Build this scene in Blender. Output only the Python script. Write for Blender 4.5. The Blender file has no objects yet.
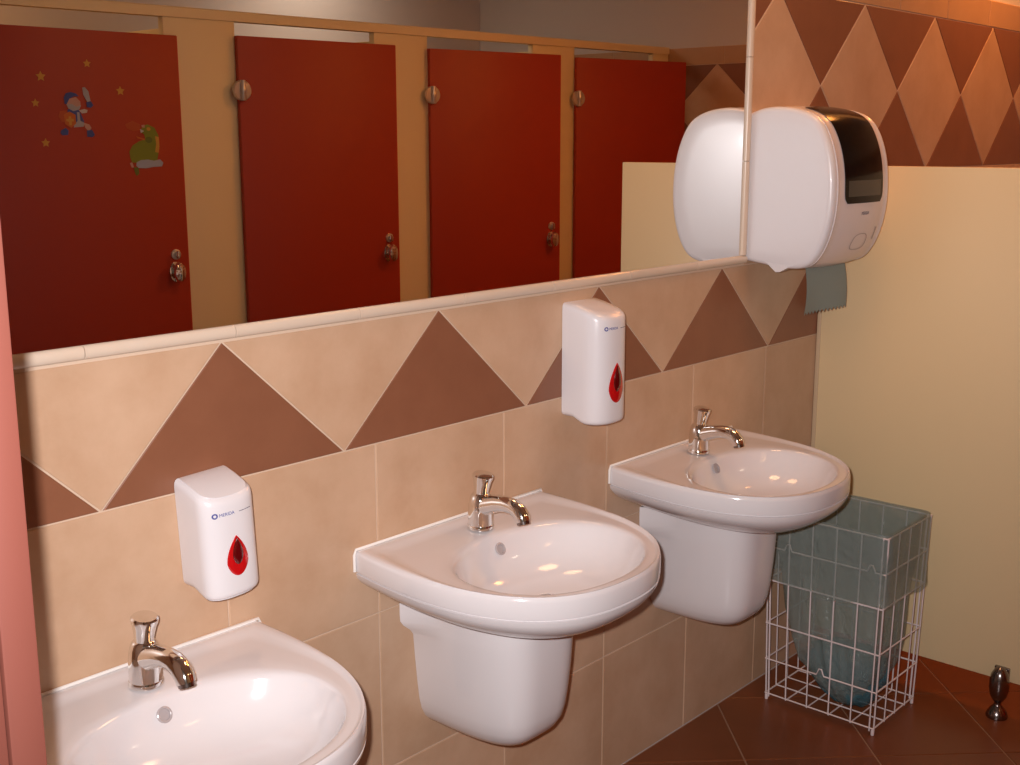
import bpy, bmesh, math, random
from mathutils import Vector, Matrix
random.seed(7)
scn = bpy.context.scene
C = scn.collection
PI = math.pi

# ------------------------------------------------------------------ camera
CAM = Vector((-0.8222, -1.5357, 1.4551))
YAW, PITCH, ROLL = math.radians(48.0266), math.radians(11.5442), math.radians(-0.0598)
FPX = 1192.09
fwd = Vector((math.sin(YAW) * math.cos(PITCH), math.cos(YAW) * math.cos(PITCH), -math.sin(PITCH)))
rgt = Vector((math.cos(YAW), -math.sin(YAW), 0))
upv = rgt.cross(fwd)
r2 = rgt * math.cos(ROLL) + upv * math.sin(ROLL)
u2 = upv * math.cos(ROLL) - rgt * math.sin(ROLL)
def cam_matrix(pos):
    m = Matrix.Identity(4)
    for i in range(3):
        m[i][0], m[i][1], m[i][2], m[i][3] = r2[i], u2[i], -fwd[i], pos[i]
    return m
cd = bpy.data.cameras.new('camera'); cd.sensor_width = 36.0; cd.lens = 36.0 * FPX / 1020.0
cd.clip_start = 0.02
cam = bpy.data.objects.new('camera', cd); C.objects.link(cam)
cam.matrix_world = cam_matrix(CAM); scn.camera = cam

# ------------------------------------------------------------------ world, lights, exposure
w = bpy.data.worlds.new('world'); scn.world = w; w.use_nodes = True
w.node_tree.nodes['Background'].inputs[0].default_value = (1.0, 0.72, 0.5, 1)
w.node_tree.nodes['Background'].inputs[1].default_value = 0.10
scn.view_settings.view_transform = 'Standard'; scn.view_settings.look = 'None'
scn.view_settings.gamma = 1.0; scn.view_settings.use_curve_mapping = False
scn.view_settings.exposure = 0.0
def light(name, typ, loc, energy, col, **kw):
    d = bpy.data.lights.new(name, typ); d.energy = energy; d.color = col
    for k, v in kw.items(): setattr(d, k, v)
    o = bpy.data.objects.new(name, d); C.objects.link(o); o.location = loc
    return o
# the camera's own flash, a hand's breadth up and left of the lens
fl = light('camera_flash', 'SPOT', (0, 0, 0), 172, (1.0, 0.955, 0.965), spot_size=math.radians(84), spot_blend=1.0, shadow_soft_size=0.012)
fl.matrix_world = cam_matrix(CAM + u2 * 0.035 - r2 * 0.035)
fl.data.cycles.use_multiple_importance_sampling = False
# the room's warm ceiling lamps
light('ceiling_lamp_light', 'AREA', (3.15, -0.26, 2.5), 15, (1.0, 0.34, 0.07), shape='DISK', size=0.4)
light('ceiling_lamp_light', 'AREA', (1.6, -0.5, 2.57), 7, (1.0, 0.50, 0.22), shape='DISK', size=0.5)
for lx in (1.0, 3.0):
    light('ceiling_lamp_light', 'AREA', (lx, -2.9, 2.45), 5.5, (1.0, 0.52, 0.22) if lx < 2 else (1.0, 0.78, 0.58), shape='DISK', size=0.5)

# ------------------------------------------------------------------ materials
def srgb(r, g, b):
    f = lambda c: (c / 12.92 if c <= 0.04045 else ((c + 0.055) / 1.055) ** 2.4)
    return (f(r / 255), f(g / 255), f(b / 255), 1)
def mat(name, col, rough=0.5, metal=0.0, coat=0.0, spec=0.5, noise=None, rnd=0.0, bump=None, emit=None, alpha=None):
    m = bpy.data.materials.new(name); m.use_nodes = True
    nt = m.node_tree; b = nt.nodes['Principled BSDF']
    b.inputs['Base Color'].default_value = col
    b.inputs['Roughness'].default_value = rough; b.inputs['Metallic'].default_value = metal
    b.inputs['Coat Weight'].default_value = coat; b.inputs['Coat Roughness'].default_value = 0.06
    b.inputs['Specular IOR Level'].default_value = spec
    src = None
    if noise:
        scale, amt, col2 = noise
        n = nt.nodes.new('ShaderNodeTexNoise'); n.inputs['Scale'].default_value = scale; n.inputs['Detail'].default_value = 6
        n.inputs['Roughness'].default_value = 0.62
        gp = nt.nodes.new('ShaderNodeNewGeometry'); nt.links.new(gp.outputs['Position'], n.inputs['Vector'])
        cr = nt.nodes.new('ShaderNodeValToRGB'); cr.color_ramp.elements[0].position = 0.35; cr.color_ramp.elements[1].position = 0.7
        cr.color_ramp.elements[0].color = (0, 0, 0, 1); cr.color_ramp.elements[1].color = (amt, amt, amt, 1)
        nt.links.new(n.outputs['Fac'], cr.inputs['Fac'])
        mx = nt.nodes.new('ShaderNodeMix'); mx.data_type = 'RGBA'
        mx.inputs['A'].default_value = col; mx.inputs['B'].default_value = col2
        nt.links.new(cr.outputs['Color'], mx.inputs['Factor'])
        src = mx.outputs['Result']
    if rnd:
        oi = nt.nodes.new('ShaderNodeObjectInfo')
        mr = nt.nodes.new('ShaderNodeMapRange'); mr.inputs['To Min'].default_value = 1 - rnd; mr.inputs['To Max'].default_value = 1 + rnd
        nt.links.new(oi.outputs['Random'], mr.inputs['Value'])
        hs = nt.nodes.new('ShaderNodeHueSaturation'); hs.inputs['Color'].default_value = col
        if src: nt.links.new(src, hs.inputs['Color'])
        nt.links.new(mr.outputs['Result'], hs.inputs['Value'])
        src = hs.outputs['Color']
    if src: nt.links.new(src, b.inputs['Base Color'])
    if bump:
        scale, st = bump
        tc = nt.nodes.new('ShaderNodeTexCoord'); n = nt.nodes.new('ShaderNodeTexNoise'); n.inputs['Scale'].default_value = scale; n.inputs['Detail'].default_value = 4
        nt.links.new(tc.outputs['Object'], n.inputs['Vector'])
        bp = nt.nodes.new('ShaderNodeBump'); bp.inputs['Strength'].default_value = st; bp.inputs['Distance'].default_value = 0.004
        nt.links.new(n.outputs['Fac'], bp.inputs['Height']); nt.links.new(bp.outputs['Normal'], b.inputs['Normal'])
    if emit:
        b.inputs['Emission Color'].default_value = emit[0]; b.inputs['Emission Strength'].default_value = emit[1]
    if alpha is not None: b.inputs['Alpha'].default_value = alpha
    return m
M = {}
M['tile_light'] = mat('tile_light', (0.60, 0.40, 0.265, 1), 0.34, noise=(7, 0.9, (0.50, 0.305, 0.185, 1)), rnd=0.035, bump=(14, 0.03))
M['tile_dark'] = mat('tile_dark', (0.260, 0.104, 0.054, 1), 0.36, noise=(10, 0.6, (0.205, 0.078, 0.040, 1)), rnd=0.04, bump=(14, 0.03))
M['tile_strip'] = mat('tile_strip', (0.52, 0.32, 0.18, 1), 0.36, noise=(9, 0.5, (0.45, 0.27, 0.15, 1)), rnd=0.03)
M['grout'] = mat('grout', (0.66, 0.50, 0.37, 1), 0.85)
M['trim_tile'] = mat('trim_tile', (0.66, 0.54, 0.43, 1), 0.25, noise=(20, 0.4, (0.66, 0.50, 0.37, 1)), rnd=0.03)
M['plaster'] = mat('plaster', (0.66, 0.63, 0.64, 1), 0.9, bump=(60, 0.08))
M['ceiling'] = mat('ceiling_paint', (0.72, 0.62, 0.55, 1), 0.9)
M['floor_tile'] = mat('floor_tile', (0.20, 0.058, 0.020, 1), 0.33, noise=(7, 0.5, (0.16, 0.044, 0.015, 1)), rnd=0.05, bump=(20, 0.03))
M['floor_grout'] = mat('floor_grout', (0.42, 0.24, 0.15, 1), 0.85)
M['ceramic'] = mat('ceramic', (0.75, 0.71, 0.715, 1), 0.12, coat=0.5)
M['silicone'] = mat('silicone', (0.88, 0.84, 0.80, 1), 0.4)
M['chrome'] = mat('chrome', (0.82, 0.80, 0.78, 1), 0.07, metal=1.0)
M['satin'] = mat('satin_steel', (0.60, 0.56, 0.52, 1), 0.32, metal=0.75)
M['dark_steel'] = mat('dark_steel', (0.28, 0.24, 0.23, 1), 0.22, metal=1.0)
M['hole'] = mat('dark_hole', (0.05, 0.04, 0.04, 1), 0.5)
M['overflow'] = mat('overflow_grey', (0.42, 0.37, 0.37, 1), 0.25)
M['plastic'] = mat('white_plastic', (0.74, 0.71, 0.725, 1), 0.30, coat=0.1)
M['plastic2'] = mat('pearl_plastic', (0.74, 0.67, 0.68, 1), 0.28, coat=0.15)
M['red_window'] = mat('red_window', (0.52, 0.006, 0.008, 1), 0.08, coat=0.8)
M['red_dark'] = mat('dark_red_drop', (0.10, 0.002, 0.003, 1), 0.1, coat=0.6)
M['blue_print'] = mat('blue_print', (0.06, 0.07, 0.28, 1), 0.5)
M['grey_print'] = mat('grey_print', (0.10, 0.10, 0.16, 1), 0.5)
M['smoked'] = mat('smoked_window', (0.010, 0.007, 0.006, 1), 0.16, spec=0.09)
M['paper_roll'] = mat('paper_roll', (0.30, 0.34, 0.30, 1), 0.8)
M['paper'] = mat('paper_towel', (0.26, 0.32, 0.30, 1), 0.85, bump=(300, 0.2))
M['cream'] = mat('cream_laminate', (0.83, 0.64, 0.37, 1), 0.42)
M['cream_edge'] = mat('cream_edge', (0.62, 0.46, 0.29, 1), 0.45)
M['red_door'] = mat('red_laminate', (0.36, 0.028, 0.008, 1), 0.5)
M['red_edge'] = mat('red_edge_band', (0.55, 0.025, 0.010, 1), 0.4)
M['red_frame'] = mat('red_door_frame_paint', (0.215, 0.065, 0.046, 1), 0.5)
M['post'] = mat('beige_pilaster', (0.80, 0.69, 0.42, 1), 0.5)
M['wire'] = mat('white_coated_wire', (0.80, 0.70, 0.70, 1), 0.35)
M['st_blue'] = mat('sticker_blue', (0.044, 0.079, 0.315, 1), 0.4)
M['st_grey'] = mat('sticker_grey', (0.367, 0.385, 0.438, 1), 0.4)
M['st_skin'] = mat('sticker_skin', (0.525, 0.315, 0.263, 1), 0.4)
M['st_white'] = mat('sticker_white', (0.542, 0.525, 0.542, 1), 0.4)
M['st_orange'] = mat('sticker_orange', (0.542, 0.140, 0.018, 1), 0.4)
M['st_yellow'] = mat('sticker_yellow', (0.578, 0.315, 0.044, 1), 0.4)
M['st_green'] = mat('sticker_green', (0.193, 0.245, 0.018, 1), 0.4)
M['st_olive'] = mat('sticker_olive', (0.114, 0.158, 0.018, 1), 0.4)
M['st_cloud'] = mat('sticker_cloud', (0.350, 0.403, 0.525, 1), 0.4)
M['st_flame'] = mat('sticker_flame', (0.438, 0.079, 0.018, 1), 0.4)
M['mirror'] = mat('mirror_glass', (0.80, 0.80, 0.79, 1), 0.0, metal=1.0)
def bag_material():
    m = bpy.data.materials.new('bag_film'); m.use_nodes = True; nt = m.node_tree
    b = nt.nodes['Principled BSDF']; out = nt.nodes['Material Output']
    b.inputs['Base Color'].default_value = (0.36, 0.415, 0.395, 1); b.inputs['Roughness'].default_value = 0.10
    b.inputs['Coat Weight'].default_value = 0.4
    tc = nt.nodes.new('ShaderNodeTexCoord')
    n = nt.nodes.new('ShaderNodeTexNoise'); n.inputs['Scale'].default_value = 26; n.inputs['Detail'].default_value = 5; n.inputs['Distortion'].default_value = 1.4
    nt.links.new(tc.outputs['Object'], n.inputs['Vector'])
    bp = nt.nodes.new('ShaderNodeBump'); bp.inputs['Strength'].default_value = 0.8; bp.inputs['Distance'].default_value = 0.01
    nt.links.new(n.outputs['Fac'], bp.inputs['Height']); nt.links.new(bp.outputs['Normal'], b.inputs['Normal'])
    t = nt.nodes.new('ShaderNodeBsdfTransparent'); t.inputs['Color'].default_value = (0.76, 0.84, 0.83, 1)
    mx = nt.nodes.new('ShaderNodeMixShader'); mx.inputs[0].default_value = 0.40
    nt.links.new(t.outputs[0], mx.inputs[1]); nt.links.new(b.outputs[0], mx.inputs[2]); nt.links.new(mx.outputs[0], out.inputs['Surface'])
    return m
M['bag'] = bag_material()

# ------------------------------------------------------------------ helpers
def obj(name, me, material=None, parent=None, loc=None):
    o = bpy.data.objects.new(name, me); C.objects.link(o)
    if material is not None and me is not None and len(me.materials) == 0: me.materials.append(M[material])
    if parent: o.parent = parent
    if loc is not None: o.location = loc
    return o
def tag(o, label, cat, group=None):
    o['label'] = label; o['category'] = cat
    if group: o['group'] = group
    return o
def thing(name, label, cat, loc=(0, 0, 0), rotz=0, group=None):
    o = bpy.data.objects.new(name, None); C.objects.link(o); o.location = loc; o.rotation_euler = (0, 0, rotz)
    o.empty_display_size = 0.1
    return tag(o, label, cat, group)
def struct(o): o['kind'] = 'structure'; return o
def mesh(name, vs, fs, smooth=None):
    me = bpy.data.meshes.new(name); me.from_pydata([tuple(v) for v in vs], [], fs); me.validate()
    bm = bmesh.new(); bm.from_mesh(me); bmesh.ops.recalc_face_normals(bm, faces=bm.faces); bm.to_mesh(me); bm.free()
    if smooth is not None:
        for p in me.polygons: p.use_smooth = True
        me.set_sharp_from_angle(angle=math.radians(smooth))
    return me
def box_data(x0, x1, y0, y1, z0, z1):
    v = [(x, y, z) for x in (x0, x1) for y in (y0, y1) for z in (z0, z1)]
    return v, [(0, 1, 3, 2), (4, 6, 7, 5), (0, 4, 5, 1), (2, 3, 7, 6), (0, 2, 6, 4), (1, 5, 7, 3)]
def box(x0, x1, y0, y1, z0, z1, bev=0.0, seg=2, name='box'):
    v, f = box_data(x0, x1, y0, y1, z0, z1)
    me = mesh(name, v, f)
    if bev:
        bm = bmesh.new(); bm.from_mesh(me)
        bmesh.ops.bevel(bm, geom=list(bm.edges), offset=bev, segments=seg, affect='EDGES', profile=0.5)
        bm.to_mesh(me); bm.free()
        for p in me.polygons: p.use_smooth = True
        me.set_sharp_from_angle(angle=math.radians(35))
    return me
def boxes(L, name='boxes'):
    V, F = [], []
    for b in L:
        v, f = box_data(*b); n = len(V); V += v; F += [tuple(i + n for i in q) for q in f]
    return mesh(name, V, F)
def loft(loops, cap0=True, cap1=True, closed=True, smooth=40, name='loft'):
    n = len(loops[0]); V = [p for l in loops for p in l]; F = []
    for i in range(len(loops) - 1):
        for j in range(n if closed else n - 1):
            k = (j + 1) % n
            F.append((i * n + j, i * n + k, (i + 1) * n + k, (i + 1) * n + j))
    if cap0: F.append(tuple(range(n)))
    if cap1: F.append(tuple((len(loops) - 1) * n + j for j in range(n)))
    return mesh(name, V, F, smooth)
def lathe(prof, n=24, axis='z', smooth=40, name='lathe', org=(0, 0, 0)):
    loops = []
    for r, z in prof:
        L = []
        for i in range(n):
            a = 2 * PI * i / n; x, y = r * math.cos(a), r * math.sin(a)
            p = (x, y, z) if axis == 'z' else ((x, -z, y) if axis == 'y' else (z, x, y))
            L.append((p[0] + org[0], p[1] + org[1], p[2] + org[2]))
        loops.append(L)
    return loft(loops, smooth=smooth, name=name)
def tube(pts, radii, n=12, smooth=60, name='tube', squash=1.0):
    P = [Vector(p) for p in pts]
    if not isinstance(radii, (list, tuple)): radii = [radii] * len(P)
    loops = []; ref = None
    for i, p in enumerate(P):
        t = ((P[min(i + 1, len(P) - 1)] - P[max(i - 1, 0)])).normalized()
        if ref is None:
            ref = Vector((1, 0, 0)) if abs(t.x) < 0.8 else Vector((0, 0, 1))
        a = (ref - t * ref.dot(t)).normalized(); b = t.cross(a); ref = a
        loops.append([tuple(p + (a * math.cos(2 * PI * k / n) + b * math.sin(2 * PI * k / n) * squash) * radii[i]) for k in range(n)])
    return loft(loops, smooth=smooth, name=name)
def clip(poly, ax, val, keep_less):
    out = []
    for i in range(len(poly)):
        p, q = poly[i], poly[(i + 1) % len(poly)]
        inp = (p[ax] <= val) if keep_less else (p[ax] >= val); inq = (q[ax] <= val) if keep_less else (q[ax] >= val)
        if inp: out.append(p)
        if inp != inq:
            t = (val - p[ax]) / (q[ax] - p[ax]); out.append((p[0] + t * (q[0] - p[0]), p[1] + t * (q[1] - p[1])))
    return out
def clip_rect(poly, a0, a1, b0, b1):
    for ax, val, kl in ((0, a0, False), (0, a1, True), (1, b0, False), (1, b1, True)):
        if poly: poly = clip(poly, ax, val, kl)
    return poly
def area(poly): return 0.5 * sum(poly[i][0] * poly[(i + 1) % len(poly)][1] - poly[(i + 1) % len(poly)][0] * poly[i][1] for i in range(len(poly)))
def inset(poly, d):
    n = len(poly); out = []
    for i in range(n):
        p0, p1, p2 = Vector(poly[i - 1]), Vector(poly[i]), Vector(poly[(i + 1) % n])
        e1, e2 = (p1 - p0).normalized(), (p2 - p1).normalized()
        n1, n2 = Vector((-e1.y, e1.x)), Vector((-e2.y, e2.x))
        den = e1.x * e2.y - e1.y * e2.x
        if abs(den) < 1e-6: out.append(tuple(p1 + n1 * d)); continue
        a, b = p1 + n1 * d, p1 + n2 * d
        t = ((b.x - a.x) * e2.y - (b.y - a.y) * e2.x) / den
        out.append(tuple(a + e1 * t))
    return out
def dedupe(poly):
    out = []
    for p in poly:
        if not out or (abs(p[0] - out[-1][0]) + abs(p[1] - out[-1][1])) > 1e-5: out.append(p)
    if len(out) > 1 and (abs(out[0][0] - out[-1][0]) + abs(out[0][1] - out[-1][1])) < 1e-5: out.pop()
    return out
_cache = {}
def tile(poly, mapf, parent, material, name='tile', joint=0.0014, depth=0.006, tiltamp=0.0004):
    """one tile: a convex outline in the surface's own plane, chamfered, its joint recessed"""
    poly = dedupe(poly)
    if len(poly) < 3: return
    if area(poly) < 0: poly = poly[::-1]
    if area(poly) < 2e-4: return
    poly = inset(poly, joint)
    if area(poly) < 1e-4: return
    o0 = poly[0]
    rel = [(p[0] - o0[0], p[1] - o0[1]) for p in poly]
    key = (mapf.__name__, material) + tuple((round(p[0], 4), round(p[1], 4)) for p in rel)
    if key not in _cache:
        inn = inset(rel, 0.0012); n = len(rel)
        z = Vector(mapf(0, 0, 0))
        V = [Vector(mapf(*p, depth)) - z for p in rel] + [Vector(mapf(*p, 0.0009)) - z for p in rel] + [Vector(mapf(*p, 0)) - z for p in inn]
        F = [tuple(2 * n + i for i in range(n))]
        for l in (0, n):
            for i in range(n): F.append((l + i, l + (i + 1) % n, l + n + (i + 1) % n, l + n + i))
        _cache[key] = mesh(name, V, F)
    o = obj(name, _cache[key], material, parent)
    o.location = mapf(o0[0], o0[1], random.uniform(0, tiltamp))
    return o

# ------------------------------------------------------------------ the room shell
XE, XL, YB, ZC = 4.30, -0.40, -3.30, 2.62       # end wall, door wall, wall behind the cubicles, ceiling
Z_A, Z_TRIM0, Z_TRIM1 = 0.9297, 1.1545, 1.1745  # bottom of the lower triangle band, the trim under the mirror
Z_L, Z_M, Z_T, Z_TOP = 1.3663, 1.5905, 1.8115, 1.895
S = 0.4667
MX0, MX1, TX1 = -0.36, 1.7290, 1.7490           # mirror left, right, outer edge of its side trim

floor = struct(obj('floor', box(-1.9, XE + .1, YB - .1, .1, -0.10, -0.003), 'floor_grout'))
wall_back = struct(obj('wall_back', box(XL - .1, XE + .1, 0.003, 0.12, -0.1, ZC), 'plaster'))
wall_right = struct(obj('wall_right', box(XE + 0.003, XE + .12, YB - .1, 0.003, -0.1, ZC), 'plaster'))
wall_front = struct(obj('wall_front', box(XL - .1, XE + 0.003, YB - .12, YB, -0.1, ZC), 'plaster'))
wall_left = struct(obj('wall_left', boxes([(XL - .1, XL, -0.585, 0.003, -0.1, ZC), (XL - .1, XL, -1.85, -0.585, 2.06, ZC), (XL - .1, XL, YB, -1.85, -0.1, ZC)]), 'plaster'))
ceiling = struct(obj('ceiling', box(XL - .1, XE + .1, YB - .1, .1, ZC, ZC + .1), 'ceiling'))

def on_back(a, b, d): return (a, d, b)
def on_right(a, b, d): return (XE + d, a, b)
def on_floor(a, b, d): return (a, b, -d)
bed = obj('grout_bed', boxes([(XL, XE, 0.0022, 0.004, 0, Z_TOP)]), 'grout', wall_back)
bed2 = obj('grout_bed', boxes([(XE + 0.0022, XE + 0.004, YB, 0.0, 0, Z_TOP)]), 'grout', wall_right)

# square wall tiles below the band (three rows)
rows = [0.0, 0.3001, 0.6145, Z_A]
P, X0 = 0.3357, 1.8735
ks = range(-8, 9)
XJ = lambda k: {-5: 0.212}.get(k, X0 + k * P)
for r in range(3):
    for k in ks:
        a_, b_ = XJ(k), XJ(k + 1)
        q = clip_rect([(a_, rows[r]), (b_, rows[r]), (b_, rows[r + 1]), (a_, rows[r + 1])], XL, XE, 0, 3)
        tile(q, on_back, wall_back, 'tile_light')
# triangle band under the mirror
low = {0: 0.006, 1: 0.461, 2: 0.935, 3: 1.410, 4: 1.884}
apx = {0: 0.224, 1: 0.692, 2: 1.168, 3: 1.651}
L = lambda k: low.get(k, k * S + 0.012)
A = lambda k: apx.get(k, k * S + S / 2 + 0.014)
ZA2 = Z_TRIM0 - 0.004
for k in range(-2, 10):
    tri = [(L(k), Z_A), (L(k + 1), Z_A), (A(k), ZA2)]
    t = clip_rect(tri, XL, XE, 0, 3); tile(t, on_back, wall_back, 'tile_dark')
    dn = [(L(k), Z_A), (A(k), ZA2), (A(k - 1), ZA2)]
    t = clip_rect(dn, XL, XE, 0, 3); tile(t, on_back, wall_back, 'tile_light')
# right of the mirror: plain row, diamond band, top strip
k = 0
x = TX1
edges = [TX1] + [X0 + j * P for j in range(0, 9) if X0 + j * P < XE] + [XE]
for a, b in zip(edges[:-1], edges[1:]):
    tile([(a, ZA2), (b, ZA2), (b, Z_L), (a, Z_L)], on_back, wall_back, 'tile_light')
    tile([(a, Z_T), (b, Z_T), (b, Z_TOP), (a, Z_TOP)], on_back, wall_back, 'tile_strip')
xk = lambda k: 2.329 + (k - 5) * 0.4635
for k in range(4, 11):
    c = xk(k); h = 0.4635 / 2
    for poly, mt in (([(c - h, Z_M), (c, Z_L), (c + h, Z_M), (c, Z_T)], 'tile_light'),
                     ([(c - 2 * h, Z_L), (c, Z_L), (c - h, Z_M)], 'tile_dark'),
                     ([(c - 2 * h, Z_T), (c - h, Z_M), (c, Z_T)], 'tile_dark')):
        t = clip_rect(poly, TX1, XE, 0, 3)
        if t: tile(t, on_back, wall_back, mt)
# the end wall: same rows, seen in the mirror
for r in range(3):
    for k in range(-11, 1):
        q = clip_rect([(k * P, rows[r]), ((k + 1) * P, rows[r]), ((k + 1) * P, rows[r + 1]), (k * P, rows[r + 1])], YB, 0, 0, 3)
        if q: tile(q, on_right, wall_right, 'tile_light')
for k in range(-11, 1):
    for z0, z1, mt in ((Z_A, Z_L, 'tile_light'), (Z_T, Z_TOP, 'tile_strip')):
        q = clip_rect([(k * P, z0), ((k + 1) * P, z0), ((k + 1) * P, z1), (k * P, z1)], YB, 0, 0, 3)
        if q: tile(q, on_right, wall_right, mt)
for k in range(-4, 5):
    c = -1.717 + k * S; h = S / 2
    for poly, mt in (([(c - h, Z_M), (c, Z_L), (c + h, Z_M), (c, Z_T)], 'tile_light'),
                     ([(c - 2 * h, Z_L), (c, Z_L), (c - h, Z_M)], 'tile_dark'),
                     ([(c - 2 * h, Z_T), (c - h, Z_M), (c, Z_T)], 'tile_dark')):
        t = clip_rect(poly, YB, 0, 0, 3)
        if t: tile(t, on_right, wall_right, mt)
# floor tiles laid on the diagonal
FP, U0, W0 = 0.45, 1.70, 1.74
for i in range(-10, 16):
    for j in range(-16, 12):
        u0, u1, w0, w1 = U0 + i * FP, U0 + (i + 1) * FP, W0 + j * FP, W0 + (j + 1) * FP
        q = [((u + w_) / 2, (w_ - u) / 2) for u, w_ in ((u0, w0), (u1, w0), (u1, w1), (u0, w1))]
        q = clip_rect(q, -1.85, XE, YB, 0.0)
        if q and len(q) > 2: tile(q, on_floor, floor, 'floor_tile', joint=0.0020)

# pencil trim around the mirror
def pencil(L_, w_, along):
    n = 8; prof = [(w_ / 2 - w_ / 2 * math.cos(PI * i / n), -0.002 - 0.007 * math.sin(PI * i / n)) for i in range(n + 1)]
    prof = [(0, 0.003)] + prof + [(w_, 0.003)]
    lo = []
    for t in (0.0008, L_ - 0.0008):
        lo.append([((t, y, a) if along == 'x' else (a, y, t)) for a, y in prof])
    return loft(lo, smooth=50, name='trim_tile')
tb = struct(obj('trim_1', boxes([(MX0, TX1, 0.0005, 0.003, Z_TRIM0, Z_TRIM1)]), 'grout'))
jx = [MX0, -0.265, -0.006, 0.245, 0.497, 0.752, 1.010, 1.268, 1.530, TX1]
for a, b in zip(jx[:-1], jx[1:]):
    obj('trim_tile', pencil(b - a, Z_TRIM1 - Z_TRIM0, 'x'), 'trim_tile', tb, (a, 0, Z_TRIM0))
ts = struct(obj('trim_2', boxes([(MX1, TX1, 0.0005, 0.003, Z_TRIM1, Z_TOP)]), 'grout'))
jz = [Z_TRIM1, 1.402, 1.645, Z_TOP]
for a, b in zip(jz[:-1], jz[1:]):
    obj('trim_tile', pencil(b - a, TX1 - MX1, 'z'), 'trim_tile', ts, (MX1, 0, a))

# door frame the picture is taken through
df = struct(obj('door_1', boxes([(XL - 0.115, XL + 0.004, -0.610, -0.585, 0, 2.06), (XL - 0.115, XL + 0.004, -1.85, -1.82, 0, 2.06), (XL - 0.115, XL + 0.004, -1.82, -0.610, 2.03, 2.06)]), 'red_frame'))
obj('door_stop', box(XL - 0.115, XL - 0.0285, -0.626, -0.609, 0, 2.03, 0.002), 'red_frame', df)
obj('rebate', box(XL - 0.0265, XL + 0.0035, -0.626, -0.609, 0, 2.03, 0.002), 'red_frame', df)
obj('casing', box(XL - 0.130, XL - 0.1, -0.610, -0.53, 0, 2.10, 0.003), 'red_frame', df)

# ------------------------------------------------------------------ mirror
mr = thing('wall_mirror', 'large wall mirror above the wash basins reflecting red cubicle doors', 'mirror', (0, 0, 0))
obj('mirror_glass', boxes([(MX0, MX1, -0.0005, 0.0025, Z_TRIM1, 1.895)]), 'mirror', mr)

# ------------------------------------------------------------------ wash basins
BC = (0.0, -0.235)
def outline_r(ang):
    """distance from BC to the basin's outer edge in direction ang"""
    dx, dy = math.cos(ang), math.sin(ang)
    lo_, hi = 0.0, 0.6
    def inside(x, y):
        if y > 0: return False
        if y > -0.10:
            hw = 0.250 + 0.006 * math.sin(min(1, -y / 0.10) * PI / 2); return abs(x) <= hw
        e = 2.4
        return (abs(x) / 0.256) ** e + (abs(y + 0.10) / 0.312) ** e <= 1
    for _ in range(40):
        m_ = (lo_ + hi) / 2
        if inside(BC[0] + dx * m_, BC[1] + dy * m_): lo_ = m_
        else: hi = m_
    return lo_
ca = math.atan2(0.235, 0.250)
angs = [ca + (PI - 2 * ca) * i / 22 for i in range(23)] + [PI - ca + (PI + 2 * ca) * i / 72 for i in range(1, 72)]
OUT = [outline_r(a) for a in angs]
def bowl_r(ang):
    c_, s_ = abs(math.cos(ang)), abs(math.sin(ang)); b_ = 0.128 if math.sin(ang) > 0 else 0.148
    e = 2.15
    return ((c_ / 0.194) ** e + (s_ / b_) ** e) ** (-1 / e)
INN = [bowl_r(a) for a in angs]
def tilt(y): return -0.020 * (-y / 0.41)
def basin_mesh():
    loops = []
    def ring(fn, dz, tl=1.0, flat=False):
        Lp = []
        for i, a in enumerate(angs):
            r = fn(i); x, y = BC[0] + r * math.cos(a), BC[1] + r * math.sin(a)
            if flat and i < 23: y = 0.0 if dz > -0.06 else max(y, -0.004)
            Lp.append((x, y, dz + tl * tilt(y)))
        loops.append(Lp)
    for f, z in ((0.06, -0.094), (0.2, -0.0935), (0.42, -0.090), (0.6, -0.083), (0.74, -0.072), (0.84, -0.058), (0.91, -0.042), (0.955, -0.028), (0.985, -0.0165), (1.0, -0.0115)):
        ring(lambda i: INN[i] * f, z)
    for f, z in ((0.05, -0.0075), (0.14, -0.0058), (0.35, -0.0052), (0.62, -0.005), (0.72, -0.0046), (0.80, -0.0018), (0.86, -0.0003), (0.92, 0.0)):
        ring(lambda i: INN[i] + (OUT[i] - INN[i]) * f, z, flat=False)
    for f, z in ((0.982, -0.0012), (0.994, -0.0045), (1.0, -0.010), (1.0, -0.037), (0.997, -0.0395), (0.978, -0.0405), (0.978, -0.0425), (0.996, -0.0435), (0.985, -0.052), (0.955, -0.062), (0.90, -0.0735), (0.82, -0.0855), (0.72, -0.097), (0.60, -0.108), (0.42, -0.119), (0.2, -0.124)):
        ring(lambda i: OUT[i] * f, z, flat=True)
    return loft(loops, smooth=55, name='basin')
def ped_mesh():
    loops = []
    n = 40
    for z, a, d, fl_ in ((-0.121, 0.123, 0.236, 0.03), (-0.150, 0.123, 0.238, 0.03), (-0.165, 0.122, 0.240, 0.03), (-0.176, 0.122, 0.240, 0.022), (-0.19, 0.121, 0.240, 0.006), (-0.20, 0.120, 0.240, 0.0), (-0.25, 0.116, 0.238, 0), (-0.30, 0.111, 0.234, 0), (-0.333, 0.107, 0.230, 0), (-0.357, 0.101, 0.224, 0), (-0.375, 0.092, 0.213, 0), (-0.389, 0.079, 0.197, 0), (-0.398, 0.061, 0.172, 0), (-0.403, 0.036, 0.14, 0)):
        Lp = []
        for i in range(n + 1):
            t = PI * i / n; c_, s_ = math.cos(t), math.sin(t); e = 2 / 3.6
            x = a * math.copysign(abs(c_) ** e, c_); y = -d * abs(s_) ** e
            if fl_ and -y < 0.05: x += math.copysign(fl_ * max(0.0, 1 - (-y / 0.05) ** 2), x)
            Lp.append((x, y, z))
        loops.append(Lp)
    return loft(loops, closed=True, smooth=60, name='semi_pedestal')
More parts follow.
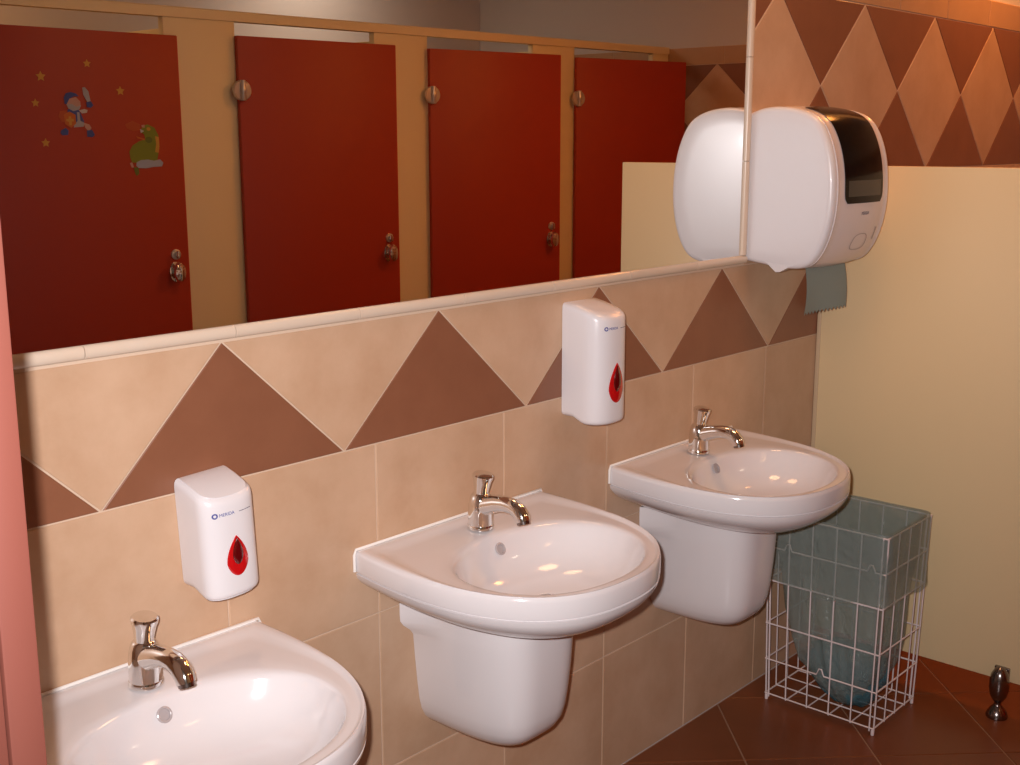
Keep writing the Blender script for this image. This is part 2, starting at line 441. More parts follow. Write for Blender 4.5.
ME_B, ME_P = basin_mesh(), ped_mesh()
def overflow_mesh():
    return lathe([(0.0115, 0.0), (0.012, 0.0025), (0.010, 0.0035), (0.0085, 0.0028), (0.0083, 0.0005), (0.001, 0.0005)], 20, 'z', 30, 'overflow')
def basin(cx, rim, label, dx):
    t = thing('wash_basin', label, 'wash basin', (cx, 0, rim), 0, 'ceramic wash basins along the tiled wall')
    obj('basin', ME_B, 'ceramic', t)
    obj('semi_pedestal', ME_P, 'ceramic', t, (dx, 0, 0))
    o = obj('overflow', overflow_mesh(), 'overflow', t, (0.0, BC[1] + 0.128 * 0.952 - 0.0035, -0.0357)); o.rotation_euler = (math.radians(63), 0, 0)
    d = obj('drain', lathe([(0.03, 0), (0.030, 0.003), (0.024, 0.004), (0.022, 0.001), (0.002, 0.001)], 24), 'chrome', t, (0, BC[1], -0.1065))
    s = obj('silicone_bead', tube([(-0.2535, -0.002, -0.038), (-0.2535, -0.002, -0.008), (-0.250, -0.002, 0.0012), (0, -0.002, 0.0018), (0.250, -0.002, 0.0012), (0.2535, -0.002, -0.008), (0.2535, -0.002, -0.038)], 0.0028, 8), 'silicone', t)
    return t
B = [(0.016, 0.686, 'white ceramic wash basin nearest the red door frame, hung lower than the others', 0.006),
     (0.7270, 0.7470, 'white ceramic wash basin in the middle of the row of three', 0.006),
     (1.4640, 0.7470, 'white ceramic wash basin beside the cream partition and wire basket', 0.019)]
for b in B: basin(*b)

# ------------------------------------------------------------------ taps
def tap(cx, z, label):
    t = thing('push_tap', label, 'tap', (cx, -0.064, z), 0, 'chrome push taps on the basins')
    obj('base_ring', lathe([(0.0255, 0), (0.0258, 0.004), (0.0245, 0.008), (0.021, 0.0095)], 28), 'chrome', t)
    obj('body', lathe([(0.0242, 0.008), (0.0240, 0.02), (0.0236, 0.034), (0.0228, 0.046), (0.0208, 0.057), (0.0176, 0.0650), (0.0140, 0.0690), (0.004, 0.0705)], 28), 'chrome', t)
    kn_ = obj('push_knob', lathe([(0.0135, -0.004), (0.0140, 0.004), (0.0152, 0.014), (0.0172, 0.025), (0.0198, 0.0335), (0.0200, 0.0375), (0.0175, 0.0400), (0.004, 0.0410)], 28), 'chrome', t, (0, -0.001, 0.0665))
    kn_.rotation_euler = (math.radians(9), 0, 0)
    pts = [(0, -0.002, 0.040), (0, -0.022, 0.0490), (0, -0.044, 0.0560), (0, -0.064, 0.0590), (0, -0.081, 0.0580), (0, -0.094, 0.0525), (0, -0.1025, 0.0435), (0, -0.106, 0.0350)]
    obj('spout', tube(pts, [0.0200, 0.0180, 0.0160, 0.0150, 0.0150, 0.0150, 0.0147, 0.0140], 20), 'chrome', t)
    obj('aerator', tube([(0, -0.1055, 0.0370), (0, -0.1075, 0.0300)], [0.0122, 0.0122], 18), 'dark_steel', t)
tap(0.022, 0.6795, 'chrome push tap on the lowest basin by the red door frame')
tap(0.731, 0.7405, 'chrome push tap on the middle wash basin')
tap(1.470, 0.7405, 'chrome push tap on the basin by the cream partition')

# ------------------------------------------------------------------ lettering
def text_mesh(txt, size):
    cu = bpy.data.curves.new('lettering', 'FONT'); cu.body = txt; cu.size = size; cu.extrude = 0.0001; cu.align_x = 'LEFT'
    o = bpy.data.objects.new('lettering_tmp', cu); C.objects.link(o)
    bpy.context.view_layer.update()
    me = bpy.data.meshes.new_from_object(o.evaluated_get(bpy.context.evaluated_depsgraph_get()))
    bpy.data.objects.remove(o); me.name = 'lettering'
    me.materials.clear()
    return me

# ------------------------------------------------------------------ soap dispensers
def soap(cx, zb, h, label, W2=0.0555, DS=0.052, DC=0.100, zz=0.045, hd=0.083, hwd=0.0250, lean=0.0):
    t = thing('soap_dispenser', label, 'soap dispenser', (cx, 0, zb), 0, 'white soap dispensers on the tiled wall')
    t.rotation_euler = (0, math.radians(lean), 0)
    def sect(sc, inset_=0.0):
        a = W2 - inset_; pts = [(a, 0.0), (a, -DS * 0.5)]
        n = 20
        for i in range(n + 1):
            th = PI * i / n; e = 2 / 2.5
            c_, s_ = math.cos(th), math.sin(th)
            pts.append((a * math.copysign(abs(c_) ** e, c_), -(DS + (DC - DS - inset_) * abs(s_) ** e)))
        pts += [(-a, -DS * 0.5), (-a, 0.0)]
        return [(x * sc, (y + 0.04) * sc - 0.04) for x, y in pts]
    def zt(y): return h - 0.026 * (max(0, -y) / DC) ** 1.3
    def zb_(y):
        u = min(1, max(0, (y + 0.055) / 0.022)); return 0.012 * u * u * (3 - 2 * u)
    loops = []
    for sc, ins, tt, off in ((0.05, 0, 0, 0), (0.5, 0, 0, 0), (0.85, 0, 0, 0.0), (1.0, 0.008, 0, 0.0005), (1.0, 0.003, 0, 0.003), (1.0, 0.0007, 0, 0.007), (1, 0, 0, 0.012), (1, 0, 0.2, 0), (1, 0, 0.5, 0), (1, 0, 0.8, 0), (1, 0, 1, -0.012), (1, 0.0008, 1, -0.006), (1, 0.003, 1, -0.002), (1, 0.007, 1, 0), (0.85, 0, 1, 0.001), (0.5, 0, 1, 0.002), (0.05, 0, 1, 0.002)):
        loops.append([(x, min(y, -0.0005), zb_(y) * (1 - tt) + zt(y) * tt + off) for x, y in sect(sc, ins)])
    obj('cover', loft(loops, smooth=50, name='cover'), 'plastic', t)
    obj('wall_plate', box(-W2 + 0.003, W2 - 0.003, -0.006, 0, 0.024, h - 0.004, 0.002), 'plastic2', t)
    # tear-drop sight window, bent round the cover
    def surf_y(x):
        u = min(1, abs(x) / W2); e = 2.5
        return -(DS + (DC - DS) * (1 - u ** e) ** (1 / e))
    def drop(hw, z0, z1, off, name):
        n = 36; rim = []
        for i in range(n):
            a = 2 * PI * i / n; s_ = math.sin(a); z = (1 - math.cos(a)) / 2   # 0 bottom .. 1 top
            x = hw * s_ * (1.18 * (1 - z) ** 0.42 if z > 0.35 else 1.0)
            rim.append((x, z0 + (z1 - z0) * z))
        cx_, cz_ = 0, z0 + (z1 - z0) * 0.42
        lo = []
        for f, o_ in ((1.0, -0.002), (1.0, off * 0.6), (0.9, off), (0.5, off * 1.15), (0.05, off * 1.2)):
            lo.append([(cx_ + (x - cx_) * f, surf_y(cx_ + (x - cx_) * f) - o_, cz_ + (z - cz_) * f) for x, z in rim])
        return loft(lo, smooth=60, name=name)
    win = obj('sight_window', drop(hwd, zz, zz + hd, 0.0018, 'sight_window'), 'red_window', t)
    win['label'] = 'red tear-drop window'
    obj('window_core', drop(hwd * 0.5, zz + hd * 0.28, zz + hd * 0.95, 0.0034, 'window_core'), 'red_dark', win)
    # printed maker's mark: ring and name
    zl = h - 0.048
    lo_ = []
    ring = []
    n = 20; V = []; F = []
    for i in range(n):
        a = 2 * PI * i / n
        for r in (0.0022, 0.0044):
            x = -0.031 + r * math.cos(a); V.append((x, surf_y(x) - 0.0004, zl + r * math.sin(a)))
    for i in range(n):
        j = (i + 1) % n; F.append((2 * i, 2 * i + 1, 2 * j + 1, 2 * j))
    obj('logo_ring', mesh('logo_ring', V, F), 'blue_print', t)
    me = text_mesh('MERIDA', 0.0072)
    for v in me.vertices:
        x = v.co.x - 0.025; z = v.co.y + zl - 0.0024
        v.co = (x, surf_y(x) - 0.0006 - v.co.z, z)
    obj('lettering', me, 'blue_print', t)
    V = [(x, surf_y(x) - 0.0004, zl + dz) for x in [0.009 + 0.002 * i for i in range(13)] for dz in (-0.0016, -0.0006)]
    obj('printed_line', mesh('printed_line', V, [(2 * i, 2 * i + 1, 2 * i + 3, 2 * i + 2) for i in range(12)]), 'grey_print', t)
soap(0.1815, 0.771, 0.184, 'short white soap dispenser with red window above the lowest basin', W2=0.048, DS=0.050, DC=0.080, zz=0.035, hd=0.064, hwd=0.0200, lean=-2.5)
soap(1.1000, 0.880, 0.248, 'tall white soap dispenser with red window above the gap between farther basins')

# ------------------------------------------------------------------ towel dispenser
TD = thing('paper_towel_dispenser', 'white roll towel dispenser with smoked window beside the mirror', 'towel dispenser', (1.904, 0, 1.335))
prof = [(0.0, 0.180), (-0.03, 0.189), (-0.07, 0.192), (-0.115, 0.187), (-0.150, 0.176), (-0.176, 0.158), (-0.196, 0.126), (-0.211, 0.085), (-0.220, 0.035), (-0.222, -0.02), (-0.217, -0.07), (-0.205, -0.115), (-0.188, -0.150), (-0.165, -0.174), (-0.13, -0.184), (-0.08, -0.182), (-0.03, -0.176), (0.0, -0.172)]
def crom(P_, per=4):
    out = []
    for i in range(len(P_) - 1):
        p0, p1, p2, p3 = P_[max(i - 1, 0)], P_[i], P_[i + 1], P_[min(i + 2, len(P_) - 1)]
        for s_ in range(per):
            t = s_ / per
            out.append(tuple(0.5 * ((2 * p1[c]) + (-p0[c] + p2[c]) * t + (2 * p0[c] - 5 * p1[c] + 4 * p2[c] - p3[c]) * t * t + (-p0[c] + 3 * p1[c] - 3 * p2[c] + p3[c]) * t ** 3) for c in (0, 1)))
    out.append(P_[-1]); return out
PR = crom(prof)
def td_scale(x):
    u = min(1, abs(x) / 0.150); return 1.055 - 0.055 * u ** 2.2
def td_ring(x, sc): return [(x, min(0, y * sc), z * (1 + (sc - 1) * 0.6)) for y, z in PR]
def cover(xs): return [td_ring(x, s_) for x, s_ in xs]
body = [(-0.1300, 1.026)] + [(-0.125 + 0.25 * i / 12, td_scale(-0.125 + 0.25 * i / 12)) for i in range(13)] + [(0.1300, 1.026)]
obj('front_cover', loft(cover(body), smooth=45, name='front_cover'), 'plastic2', TD)
for sg in (-1, 1):
    side = [(sg * 0.126, 1.016), (sg * 0.138, 1.016), (sg * 0.145, 1.006), (sg * 0.149, 0.985), (sg * 0.1505, 0.95), (sg * 0.1512, 0.8), (sg * 0.1518, 0.5), (sg * 0.152, 0.1)]
    obj('side_cheek', loft([[(x, min(0, y * s_), z * s_) for y, z in PR] for x, s_ in side], smooth=45, name='side_cheek'), 'plastic', TD)
def td_surf(x, i, off):
    """point on the front cover at profile index i (float), pushed out along the profile normal"""
    i0 = int(min(i, len(PR) - 2)); f = i - i0
    y = PR[i0][0] * (1 - f) + PR[i0 + 1][0] * f; z = PR[i0][1] * (1 - f) + PR[i0 + 1][1] * f
    ty, tz = PR[i0 + 1][0] - PR[i0][0], PR[i0 + 1][1] - PR[i0][1]; l = math.hypot(ty, tz)
    ny, nz = tz / l, -ty / l
    sc = td_scale(x)
    return (x, y * sc + ny * off, z * (1 + (sc - 1) * 0.6) + nz * off)
def idx_of_z(z):
    for i in range(len(PR) - 1):
        if i > 10 and PR[i][1] >= z > PR[i + 1][1]: return i + (PR[i][1] - z) / (PR[i][1] - PR[i + 1][1])
    return 0
i0, i1 = 11.0, idx_of_z(-0.030)
V = []; F = []; nr, nc = 30, 14
for r in range(nr + 1):
    t = r / nr; ii = i0 + (i1 - i0) * t
    hw = 0.1
    e = min(t, 1 - t) * (i1 - i0)
    if e < 2.2: hw *= 0.86 + 0.14 * math.sqrt(max(0, 1 - (1 - e / 2.2) ** 2))
    for c in range(nc + 1): V.append(td_surf(-hw + 2 * hw * c / nc - 0.002, ii, 0.0016))
for r in range(nr):
    for c in range(nc):
        a = r * (nc + 1) + c; F.append((a, a + 1, a + nc + 2, a + nc + 1))
sw = obj('smoked_window', mesh('smoked_window', V, F, 60), 'smoked', TD)
sw['label'] = 'dark smoked window'
# roll seen low behind the window
V = []; F = []
ia = idx_of_z(0.022)
for r in range(9):
    ii = ia + (i1 - 1.2 - ia) * r / 8
    for c in range(nc + 1): V.append(td_surf(-0.084 + 0.168 * c / nc - 0.002, ii, 0.0019))
for r in range(8):
    for c in range(nc):
        a = r * (nc + 1) + c; F.append((a, a + 1, a + nc + 2, a + nc + 1))
M['roll_seen'] = mat('roll_behind_smoke', (0.060, 0.054, 0.046, 1), 0.25, spec=0.2)
obj('paper_roll', mesh('paper_roll', V, F, 60), 'roll_seen', sw)
# small printed mark, finger recess and side button under the window
il = idx_of_z(-0.058)
me = text_mesh('MERIDA', 0.0115)
for v in me.vertices:
    x = v.co.x - 0.012; p = td_surf(x, il - v.co.y / 0.0125, 0.0006 + v.co.z); v.co = p
obj('lettering', me, 'grey_print', TD)
V = []; F = []
n = 24
for i in range(n):
    a = 2 * PI * i / n
    for rr in (1.0, 0.9):
        xx = 0.018 + 0.040 * rr * math.copysign(abs(math.cos(a)) ** 0.7, math.cos(a)) * (1.0 - 0.12 * math.sin(a)); zz_ = -0.122 + 0.020 * rr * math.copysign(abs(math.sin(a)) ** 0.7, math.sin(a))
        V.append(td_surf(xx, idx_of_z(zz_), 0.0008))
F = [(2 * i, 2 * i + 1, 2 * ((i + 1) % n) + 1, 2 * ((i + 1) % n)) for i in range(n)]
M['emboss'] = mat('embossed_line', (0.45, 0.38, 0.39, 1), 0.4)
obj('finger_recess', mesh('finger_recess', V, F), 'emboss', TD)
V = [td_surf(x, idx_of_z(z), 0.001) for x, z in ((0.092, -0.092), (0.100, -0.092), (0.100, -0.122), (0.092, -0.122))]
obj('lock', mesh('lock', V, [(0, 1, 2, 3)]), 'emboss', TD)
obj('cutter_lever', mesh('cutter_lever', [(-0.150, -0.045, -0.165), (-0.150, -0.14, -0.172), (-0.150, -0.095, -0.196), (-0.150, -0.085, -0.197), (-0.125, -0.045, -0.165), (-0.125, -0.14, -0.172), (-0.125, -0.095, -0.196), (-0.125, -0.085, -0.197)],
    [(0, 1, 2, 3), (7, 6, 5, 4), (0, 4, 5, 1), (1, 5, 6, 2), (2, 6, 7, 3), (3, 7, 4, 0)]), 'plastic', TD)
# the sheet that hangs out
V = []; F = []
nx, nz = 24, 10
for r in range(nz + 1):
    for c in range(nx + 1):
        u, t = c / nx, r / nz
        z = 1.156 - 0.124 * t
        if r == nz: z += 0.0042 * (1 if c % 2 else -1)
        x = 1.820 + 0.204 * u + 0.008 * t * t * (u - 0.1)
        y = -0.128 - 0.008 * math.sin(t * 2.6) + 0.004 * math.sin(u * 5) * t
        V.append((x, y, z))
nn = len(V); V += [(x, y + 0.0006, z) for x, y, z in V]
for r in range(nz):
    for c in range(nx):
        a = r * (nx + 1) + c; F.append((a, a + 1, a + nx + 2, a + nx + 1)); F.append((nn + a, nn + a + nx + 1, nn + a + nx + 2, nn + a + 1))
tag(obj('paper_towel', mesh('paper_towel', V, F, 60), 'paper'), 'grey-green paper towel with jagged edge hanging out of the dispenser', 'paper towel')

# ------------------------------------------------------------------ cream partition with its foot
XP, PZ0, PZ1, PY = 2.143, 0.0905, 1.3857, -0.672
pt = thing('privacy_partition', 'cream laminate partition standing out from the wall behind the wire basket', 'partition', (XP, 0, 0))
obj('panel', box(0.0, 0.028, PY, -0.012, PZ0, PZ1, 0.0012), 'cream', pt)
obj('wall_channel', box(-0.0012, 0.0292, -0.012, -0.001, PZ0, PZ1, 0.0004), 'cream_edge', pt)
ft = obj('foot', lathe([(0.026, 0.0), (0.027, 0.004), (0.024, 0.014), (0.018, 0.024), (0.011, 0.031), (0.0085, 0.036), (0.009, 0.041), (0.015, 0.048), (0.021, 0.060), (0.0245, 0.078), (0.0245, 0.098), (0.021, 0.117), (0.014, 0.130), (0.006, 0.137), (0.001, 0.139)], 28), 'dark_steel', pt, (-0.026, -0.572, 0))
obj('clamp', box(-0.008, 0.004, -0.588, -0.550, 0.088, 0.128, 0.003), 'dark_steel', pt)
ft['label'] = 'dark chrome bulb-shaped foot'

# ------------------------------------------------------------------ wire basket with its bag
BX0, BX1, BY0, BY1, BH = 1.809, 2.046, -0.380, -0.078, 0.518
wb = thing('wire_basket', 'white wire waste basket standing on the floor under the farthest basin', 'waste basket', ((BX0 + BX1) / 2, (BY0 + BY1) / 2, 0))
ox, oy = (BX0 + BX1) / 2, (BY0 + BY1) / 2
hx, hy = (BX1 - BX0) / 2, (BY1 - BY0) / 2
def flare(z): return 1 + 0.075 * (z / BH)
def wp(x, y, z): return (x * flare(z), y * flare(z), z)
WR = 0.0019
def wire(pts, r=WR, name='wire'): obj(name, tube([wp(*p) for p in pts], r, 6), 'wire', wb)
levels = [0.018, 0.115, 0.215, 0.335, 0.425, 0.516]
for z in levels:
    r = WR * 1.15
    for sx in (-1, 1):
        pts = [(sx * hx, -hy, z)]
        if abs(z - 0.425) < 1e-3: notch = [0.62, -0.78] if sx < 0 else []
        elif abs(z - 0.115) < 1e-3: notch = [-0.02] if sx < 0 else []
        else: notch = []
        for nn_ in sorted(notch):
            yy = nn_ * hy
            pts += [(sx * hx, yy - 0.010, z), (sx * hx, yy - 0.003, z + 0.017), (sx * hx, yy + 0.003, z + 0.017), (sx * hx, yy + 0.010, z)]
        pts.append((sx * hx, hy, z)); wire(pts, r)
    for sy in (-1, 1): wire([(-hx, sy * hy, z), (hx, sy * hy, z)], r)
for sx in (-1, 1):
    for i in range(1, 5): wire([(sx * hx * 1.012, -hy + 2 * hy * i / 5, 0.016), (sx * hx * 1.012, -hy + 2 * hy * i / 5, 0.516)])
for sy in (-1, 1):
    for i in range(1, 4): wire([(-hx + 2 * hx * i / 4, sy * hy * 1.01, 0.016), (-hx + 2 * hx * i / 4, sy * hy * 1.01, 0.516)])
    for sx in (-1, 1):
        wire([(sx * hx, sy * (hy - 0.010), 0.010), (sx * hx, sy * (hy - 0.010), 0.518)], WR * 1.2, 'corner_wire')
        wire([(sx * (hx - 0.004), sy * hy, 0.006), (sx * (hx - 0.004), sy * hy, 0.518)], WR * 1.3, 'corner_wire')
        obj('foot', lathe([(0.0042, 0.0), (0.0046, 0.008), (0.0042, 0.017), (0.002, 0.018)], 10), 'wire', wb, (sx * (hx - 0.003), sy * (hy - 0.002), 0))
for i in range(1, 5): wire([(-hx, -hy + 2 * hy * i / 5, 0.015), (hx, -hy + 2 * hy * i / 5, 0.015)])
for i in range(1, 4): wire([(-hx + 2 * hx * i / 4, -hy, 0.0185), (-hx + 2 * hx * i / 4, hy, 0.0185)])
# the bag
def rrect(ax, ay, n=96, e=9.0):
    out = []
    for i in range(n):
        a = 2 * PI * i / n; c_, s_ = math.cos(a), math.sin(a)
        r = ((abs(c_) / ax) ** e + (abs(s_) / ay) ** e) ** (-1 / e); out.append((r * c_, r * s_))
    return out
rng = random.Random(3)
loops = []
for z, gx, gy, am, e in ((0.338, 0.010, 0.010, 0.003, 14), (0.345, 0.009, 0.009, 0.0025, 14), (0.39, 0.007, 0.007, 0.002, 14), (0.45, 0.007, 0.007, 0.0015, 14), (0.510, 0.006, 0.006, 0.001, 14), (0.5245, 0.003, 0.003, 0.001, 14), (0.523, -0.004, -0.004, 0.001, 14), (0.49, -0.008, -0.008, 0.002, 12), (0.42, -0.010, -0.012, 0.003, 10), (0.34, -0.016, -0.02, 0.004, 8), (0.26, -0.018, -0.026, 0.006, 7), (0.19, -0.022, -0.036, 0.008, 6), (0.135, -0.030, -0.050, 0.009, 5), (0.09, -0.044, -0.075, 0.010, 3.4), (0.050, -0.068, -0.108, 0.006, 2.6), (0.024, -0.095, -0.138, 0.003, 2.2)):
    ph = rng.uniform(0, 6); Lp = []
    for i, (x, y) in enumerate(rrect(hx * flare(z) + gx, hy * flare(z) + gy, 96, e)):
        a = 2 * PI * i / 96
        d = am * (math.sin(9 * a + ph) * 0.5 + math.sin(17 * a + ph * 2.3) * 0.35 + rng.uniform(-0.3, 0.3))
        l = math.hypot(x, y); lower = max(0.0, 0.35 - z)
        zz_ = z + (0.006 * math.sin(3 * a + 1.2) + 0.004 * math.sin(7 * a) if z < 0.34 and z > 0.33 and gx > 0 else 0)
        Lp.append((x + d * x / l - lower * 0.10, y + d * y / l - lower * 0.13, zz_))
    loops.append(Lp)
bg = obj('bin_bag', loft(loops, cap0=False, cap1=True, smooth=70, name='bin_bag'), 'bag', None, (ox, oy, 0))
M['bag_blue'] = M['bag'].copy(); M['bag_blue'].node_tree.nodes['Principled BSDF'].inputs['Base Color'].default_value = (0.10, 0.32, 0.42, 1)
lo2 = []
for z, ax, ay in ((0.022, 0.012, 0.015), (0.030, 0.028, 0.045), (0.055, 0.052, 0.075), (0.09, 0.068, 0.092), (0.125, 0.076, 0.102), (0.15, 0.070, 0.096), (0.165, 0.05, 0.07), (0.17, 0.015, 0.02)):
    ph = rng.uniform(0, 6); low_ = 0.35 - z
    lo2.append([(x * (1 + 0.10 * math.sin(5 * i / 8 + ph) + rng.uniform(-0.05, 0.05)) - low_ * 0.10, y * (1 + 0.10 * math.sin(7 * i / 8 + ph) + rng.uniform(-0.05, 0.05)) - low_ * 0.13, z + rng.uniform(-0.004, 0.004)) for i, (x, y) in enumerate(rrect(ax, ay, 48, 2.6))])
obj('gathered_bottom', loft(lo2, smooth=70, name='gathered_bottom'), 'bag_blue', bg)
tag(bg, 'translucent grey-blue plastic bag lining the white wire basket', 'bin bag')

# ------------------------------------------------------------------ toilet cubicles opposite, seen in the mirror
YD = -2.0
cf = thing('cubicle_frame', 'beige cubicle frame with pilasters and header rail reflected in the mirror', 'cubicle frame', (0, YD, 0))
posts = [(0.497, 0.777), (1.422, 1.700), (2.336, 2.618), (3.261, 3.550), (4.164, 4.297)]
def hz(x): return 1.858 + (x - 1.2) * 0.0072
for a, b in posts:
    obj('pilaster', box(a, b, -0.030, -0.002, 0.0, hz((a + b) / 2) - 0.002, 0.0015), 'post', cf)
hv = []
for x in (XL + 0.002, 4.297):
    z = hz(x); hv.append([(x, 0.004, z - 0.012), (x, 0.004, z + 0.018), (x, 0.000, z + 0.022), (x, -0.034, z + 0.022), (x, -0.036, z + 0.018), (x, -0.036, z - 0.012)])
obj('header_rail', loft(hv, smooth=30, name='header_rail'), 'post', cf)
obj('end_panel', box(XL + 0.002, 0.02, -0.030, -0.002, 0.0, hz(0) - 0.014, 0.0015), 'post', cf)
for a, b in posts[:-1]:
    m_ = (a + b) / 2
    obj('divider_panel', box(m_ - 0.012, m_ + 0.012, YB - YD + 0.004, -0.034, 0.12, hz(m_) - 0.03, 0.0015), 'post', cf)
DW, DT = 0.655, 0.020
names = ['red cubicle door with knight and dragon stickers, reflected in the mirror', 'plain red cubicle door next to the stickered door, reflected in the mirror',
         'red cubicle door reflected in the mirror, second from the cream partition', 'red cubicle door reflected partly behind the cream partition beside the towel dispenser']
doors = []
for i, (hx_, ang, top) in enumerate(((0.772, 4.0, 1.783), (1.700, 7.0, 1.802), (2.618, 12.3, 1.808), (3.550, 14.0, 1.818))):
    d = thing('cubicle_door', names[i], 'cubicle door', (hx_, YD + 0.004, 0), math.radians(ang), 'red cubicle doors')
    obj('door_leaf', box(-0.006, DW, 0.0, DT, 0.15, top, 0.0012), 'red_door', d)
    obj('edge_band', box(DW - 0.0005, DW + 0.002, 0.001, DT - 0.001, 0.152, top - 0.002), 'red_edge', d)
    for z in (1.612 + 0.008 * i, 0.35):
        h = obj('hinge', lathe([(0.035, 0), (0.035, 0.006), (0.032, 0.010), (0.002, 0.011)], 24, 'y'), 'satin', d, (0.002, DT, z))
        h.rotation_euler = (0, 0, PI)
        obj('hinge_pin', lathe([(0.010, -0.034), (0.0105, -0.008), (0.012, -0.004), (0.012, 0.004), (0.0105, 0.008), (0.010, 0.034)], 14), 'satin', h, (0.0, -0.012, 0))
    k = obj('handle', lathe([(0.020, 0), (0.020, 0.004), (0.011, 0.007), (0.010, 0.018), (0.017, 0.023), (0.021, 0.032), (0.018, 0.041), (0.009, 0.045), (0.001, 0.046)], 24, 'y'), 'chrome', d, (DW - 0.052, DT, 1.025)); k.rotation_euler = (0, 0, PI); k.scale = (1, 1, 1.65)
    k = obj('privacy_latch', lathe([(0.017, 0), (0.017, 0.004), (0.008, 0.006), (0.007, 0.012), (0.001, 0.013)], 20, 'y'), 'satin', d, (DW - 0.046, DT, 1.082)); k.rotation_euler = (0, 0, PI)
    obj('thumb_turn', box(-0.004, 0.004, -0.022, -0.010, -0.012, 0.012, 0.001), 'chrome', k)
    doors.append(d)

# ------------------------------------------------------------------ stickers on the first door (flat prints)
bpy.context.view_layer.update()
DM = doors[0].matrix_world.copy()
def sticker_root(name, label, cat, lx, lz, group=None):
    o = thing(name, label, cat, DM @ Vector((lx, DT + 0.0006, lz)), doors[0].rotation_euler[2], group)
    return o
def flat(name, pts, material, parent, layer=0):
    """pts: (x, z) in the sticker's own plane, seen from the aisle: +x to the left of someone facing the door"""
    y = 0.0004 + 0.0003 * layer; n = len(pts)
    V = [(x, y, z) for x, z in pts] + [(x, y - 0.0003, z) for x, z in pts]
    F = [tuple(range(n)), tuple(range(2 * n - 1, n - 1, -1))] + [(i, (i + 1) % n, n + (i + 1) % n, n + i) for i in range(n)]
    return obj(name, mesh(name, V, F), material, parent)
def ell(cx, cz, rx, rz, n=20, a0=0, a1=2 * PI):
    return [(cx + rx * math.cos(a0 + (a1 - a0) * i / n), cz + rz * math.sin(a0 + (a1 - a0) * i / n)) for i in range(n + (0 if abs(a1 - a0 - 2 * PI) < 1e-6 else 1))]
sc_ = 0.0031    # metres on the door for one pixel of the reflected print
def pp(L_, x0, y0): return [((x - x0) * sc_, (y0 - y) * sc_) for x, y in L_]
def z12(L_, bx, by, s_=11.77): return [(bx + a / s_, by + b / s_) for a, b in L_]
kn = sticker_root('knight_sticker', 'small cartoon knight sticker with raised sword on the red door', 'sticker', 1.080 - 0.777, 1.535)
kc = (76, 113)
def K(name, L_, m_, lay): flat(name, pp(z12(L_, 50, 80), *kc), m_, kn, lay)
K('cape', [(110, 370), (190, 360), (200, 480), (120, 500), (85, 430)], 'st_flame', 0)
K('tunic', [(200, 350), (330, 340), (390, 480), (380, 540), (270, 550), (200, 470)], 'st_blue', 1)
K('belt', [(310, 380), (340, 380), (345, 480), (390, 500), (380, 545), (260, 555), (270, 520), (310, 480)], 'st_grey', 2)
K('leg', [(380, 500), (450, 520), (475, 560), (440, 600), (400, 560)], 'st_skin', 1)
K('boot', [(415, 590), (480, 580), (510, 640), (480, 665), (415, 660)], 'st_blue', 2)
K('boot', [(105, 590), (160, 560), (195, 590), (185, 640), (120, 645), (95, 620)], 'st_blue', 2)
K('shield', [(150, 410), (220, 375), (290, 410), (290, 510), (230, 560), (160, 520)], 'st_orange', 3)
K('shield_cross', [(205, 430), (235, 430), (235, 455), (265, 460), (265, 485), (238, 488), (235, 530), (208, 530), (205, 490), (175, 485), (175, 460), (205, 458)], 'st_yellow', 4)
K('face', [(230, 230), (310, 210), (360, 260), (360, 320), (300, 350), (230, 330), (190, 290)], 'st_skin', 2)
K('beard', [(190, 290), (260, 290), (310, 320), (365, 300), (340, 350), (270, 370), (210, 340)], 'st_grey', 3)
K('helmet', [(170, 290), (165, 220), (190, 170), (250, 155), (310, 170), (345, 200), (290, 200), (230, 230), (195, 290)], 'st_blue', 4)
K('arm', [(335, 360), (400, 345), (440, 355), (430, 385), (370, 395)], 'st_white', 3)
K('glove', [(430, 265), (490, 255), (515, 300), (480, 330), (435, 320)], 'st_blue', 4)
K('sword', [(395, 100), (425, 95), (465, 140), (485, 250), (445, 265), (400, 180)], 'st_grey', 3)
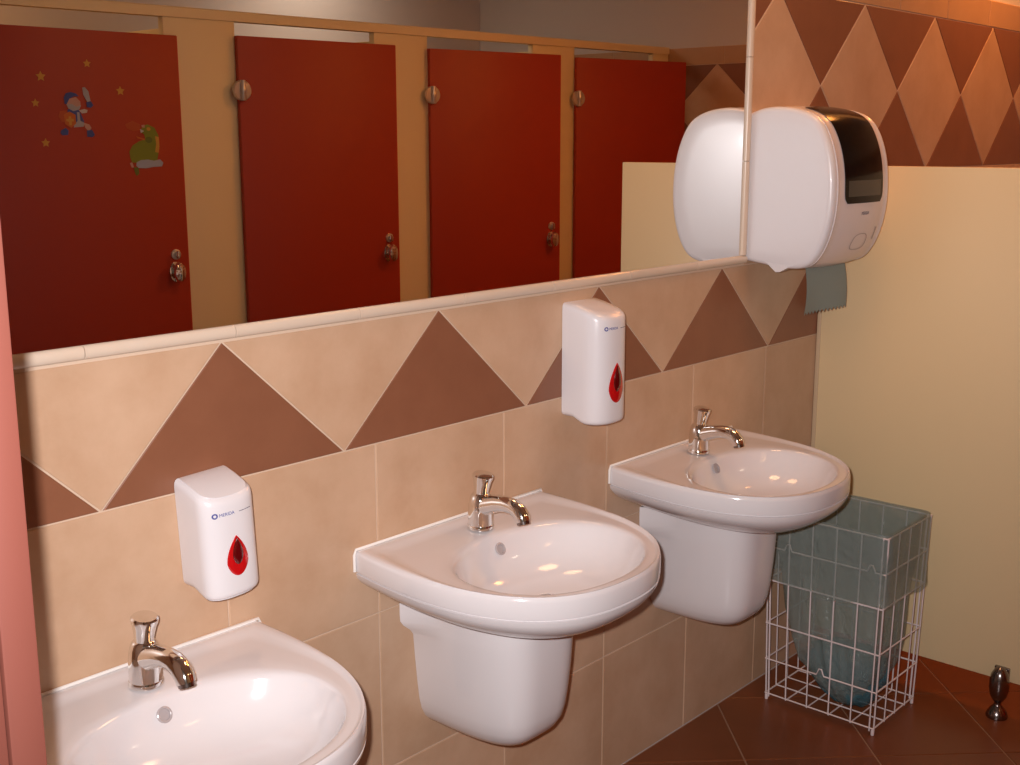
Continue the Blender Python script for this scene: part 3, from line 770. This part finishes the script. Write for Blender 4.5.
dr = sticker_root('dragon_sticker', 'small green cartoon dragon sticker breathing fire on the red door', 'sticker', 1.300 - 0.777, 1.432)
dc = (143, 147)
def D(name, L_, m_, lay): flat(name, pp(z12(L_, 118, 115), *dc), m_, dr, lay)
D('flame', [(50, 110), (150, 70), (240, 110), (240, 180), (150, 190), (70, 160)], 'st_flame', 0)
D('body', [(90, 500), (85, 430), (130, 360), (220, 310), (300, 290), (290, 230), (250, 200), (270, 130), (340, 110), (430, 150), (475, 240), (480, 360), (460, 470), (440, 540), (180, 570), (110, 560)], 'st_green', 1)
D('belly', [(430, 250), (480, 260), (480, 380), (465, 450), (420, 440), (440, 340)], 'st_yellow', 2)
D('jaw', [(180, 250), (300, 285), (290, 300), (200, 275)], 'st_orange', 2)
D('tooth', [(240, 165), (290, 190), (245, 215)], 'st_white', 2)
D('nose', [(260, 120), (300, 115), (300, 150), (265, 145)], 'st_skin', 2)
D('eye', ell(350, 165, 26, 22), 'st_yellow', 2)
D('paw', ell(345, 295, 48, 38), 'st_olive', 2)
D('cloud', [(170, 560), (230, 535), (320, 530), (400, 545), (480, 530), (520, 570), (500, 615), (380, 620), (290, 635), (190, 630), (160, 600)], 'st_cloud', 2)
D('tail', [(130, 620), (190, 625), (195, 700), (160, 725), (140, 690)], 'st_olive', 1)
D('claw', [(80, 570), (110, 560), (130, 620), (100, 625)], 'st_skin', 2)
for (sx_, sz_, rr, lb) in ((1.135, 1.683, 0.013, 'topmost orange star sticker above the knight'), (0.988, 1.640, 0.016, 'largest orange star sticker, upper left of the knight'),
                      (1.238, 1.604, 0.015, 'orange star sticker to the right of the knight sword'), (0.966, 1.562, 0.013, 'orange star sticker left of the knight cape'), (0.988, 1.445, 0.014, 'lowest orange star sticker below the knight')):
    s_ = sticker_root('star_sticker', lb, 'sticker', sx_ - 0.788, sz_, 'star stickers on the red door')
    flat('star', [((rr if i % 2 == 0 else rr * 0.5) * math.sin(PI * i / 5), (rr if i % 2 == 0 else rr * 0.5) * math.cos(PI * i / 5)) for i in range(10)], 'st_yellow', s_)
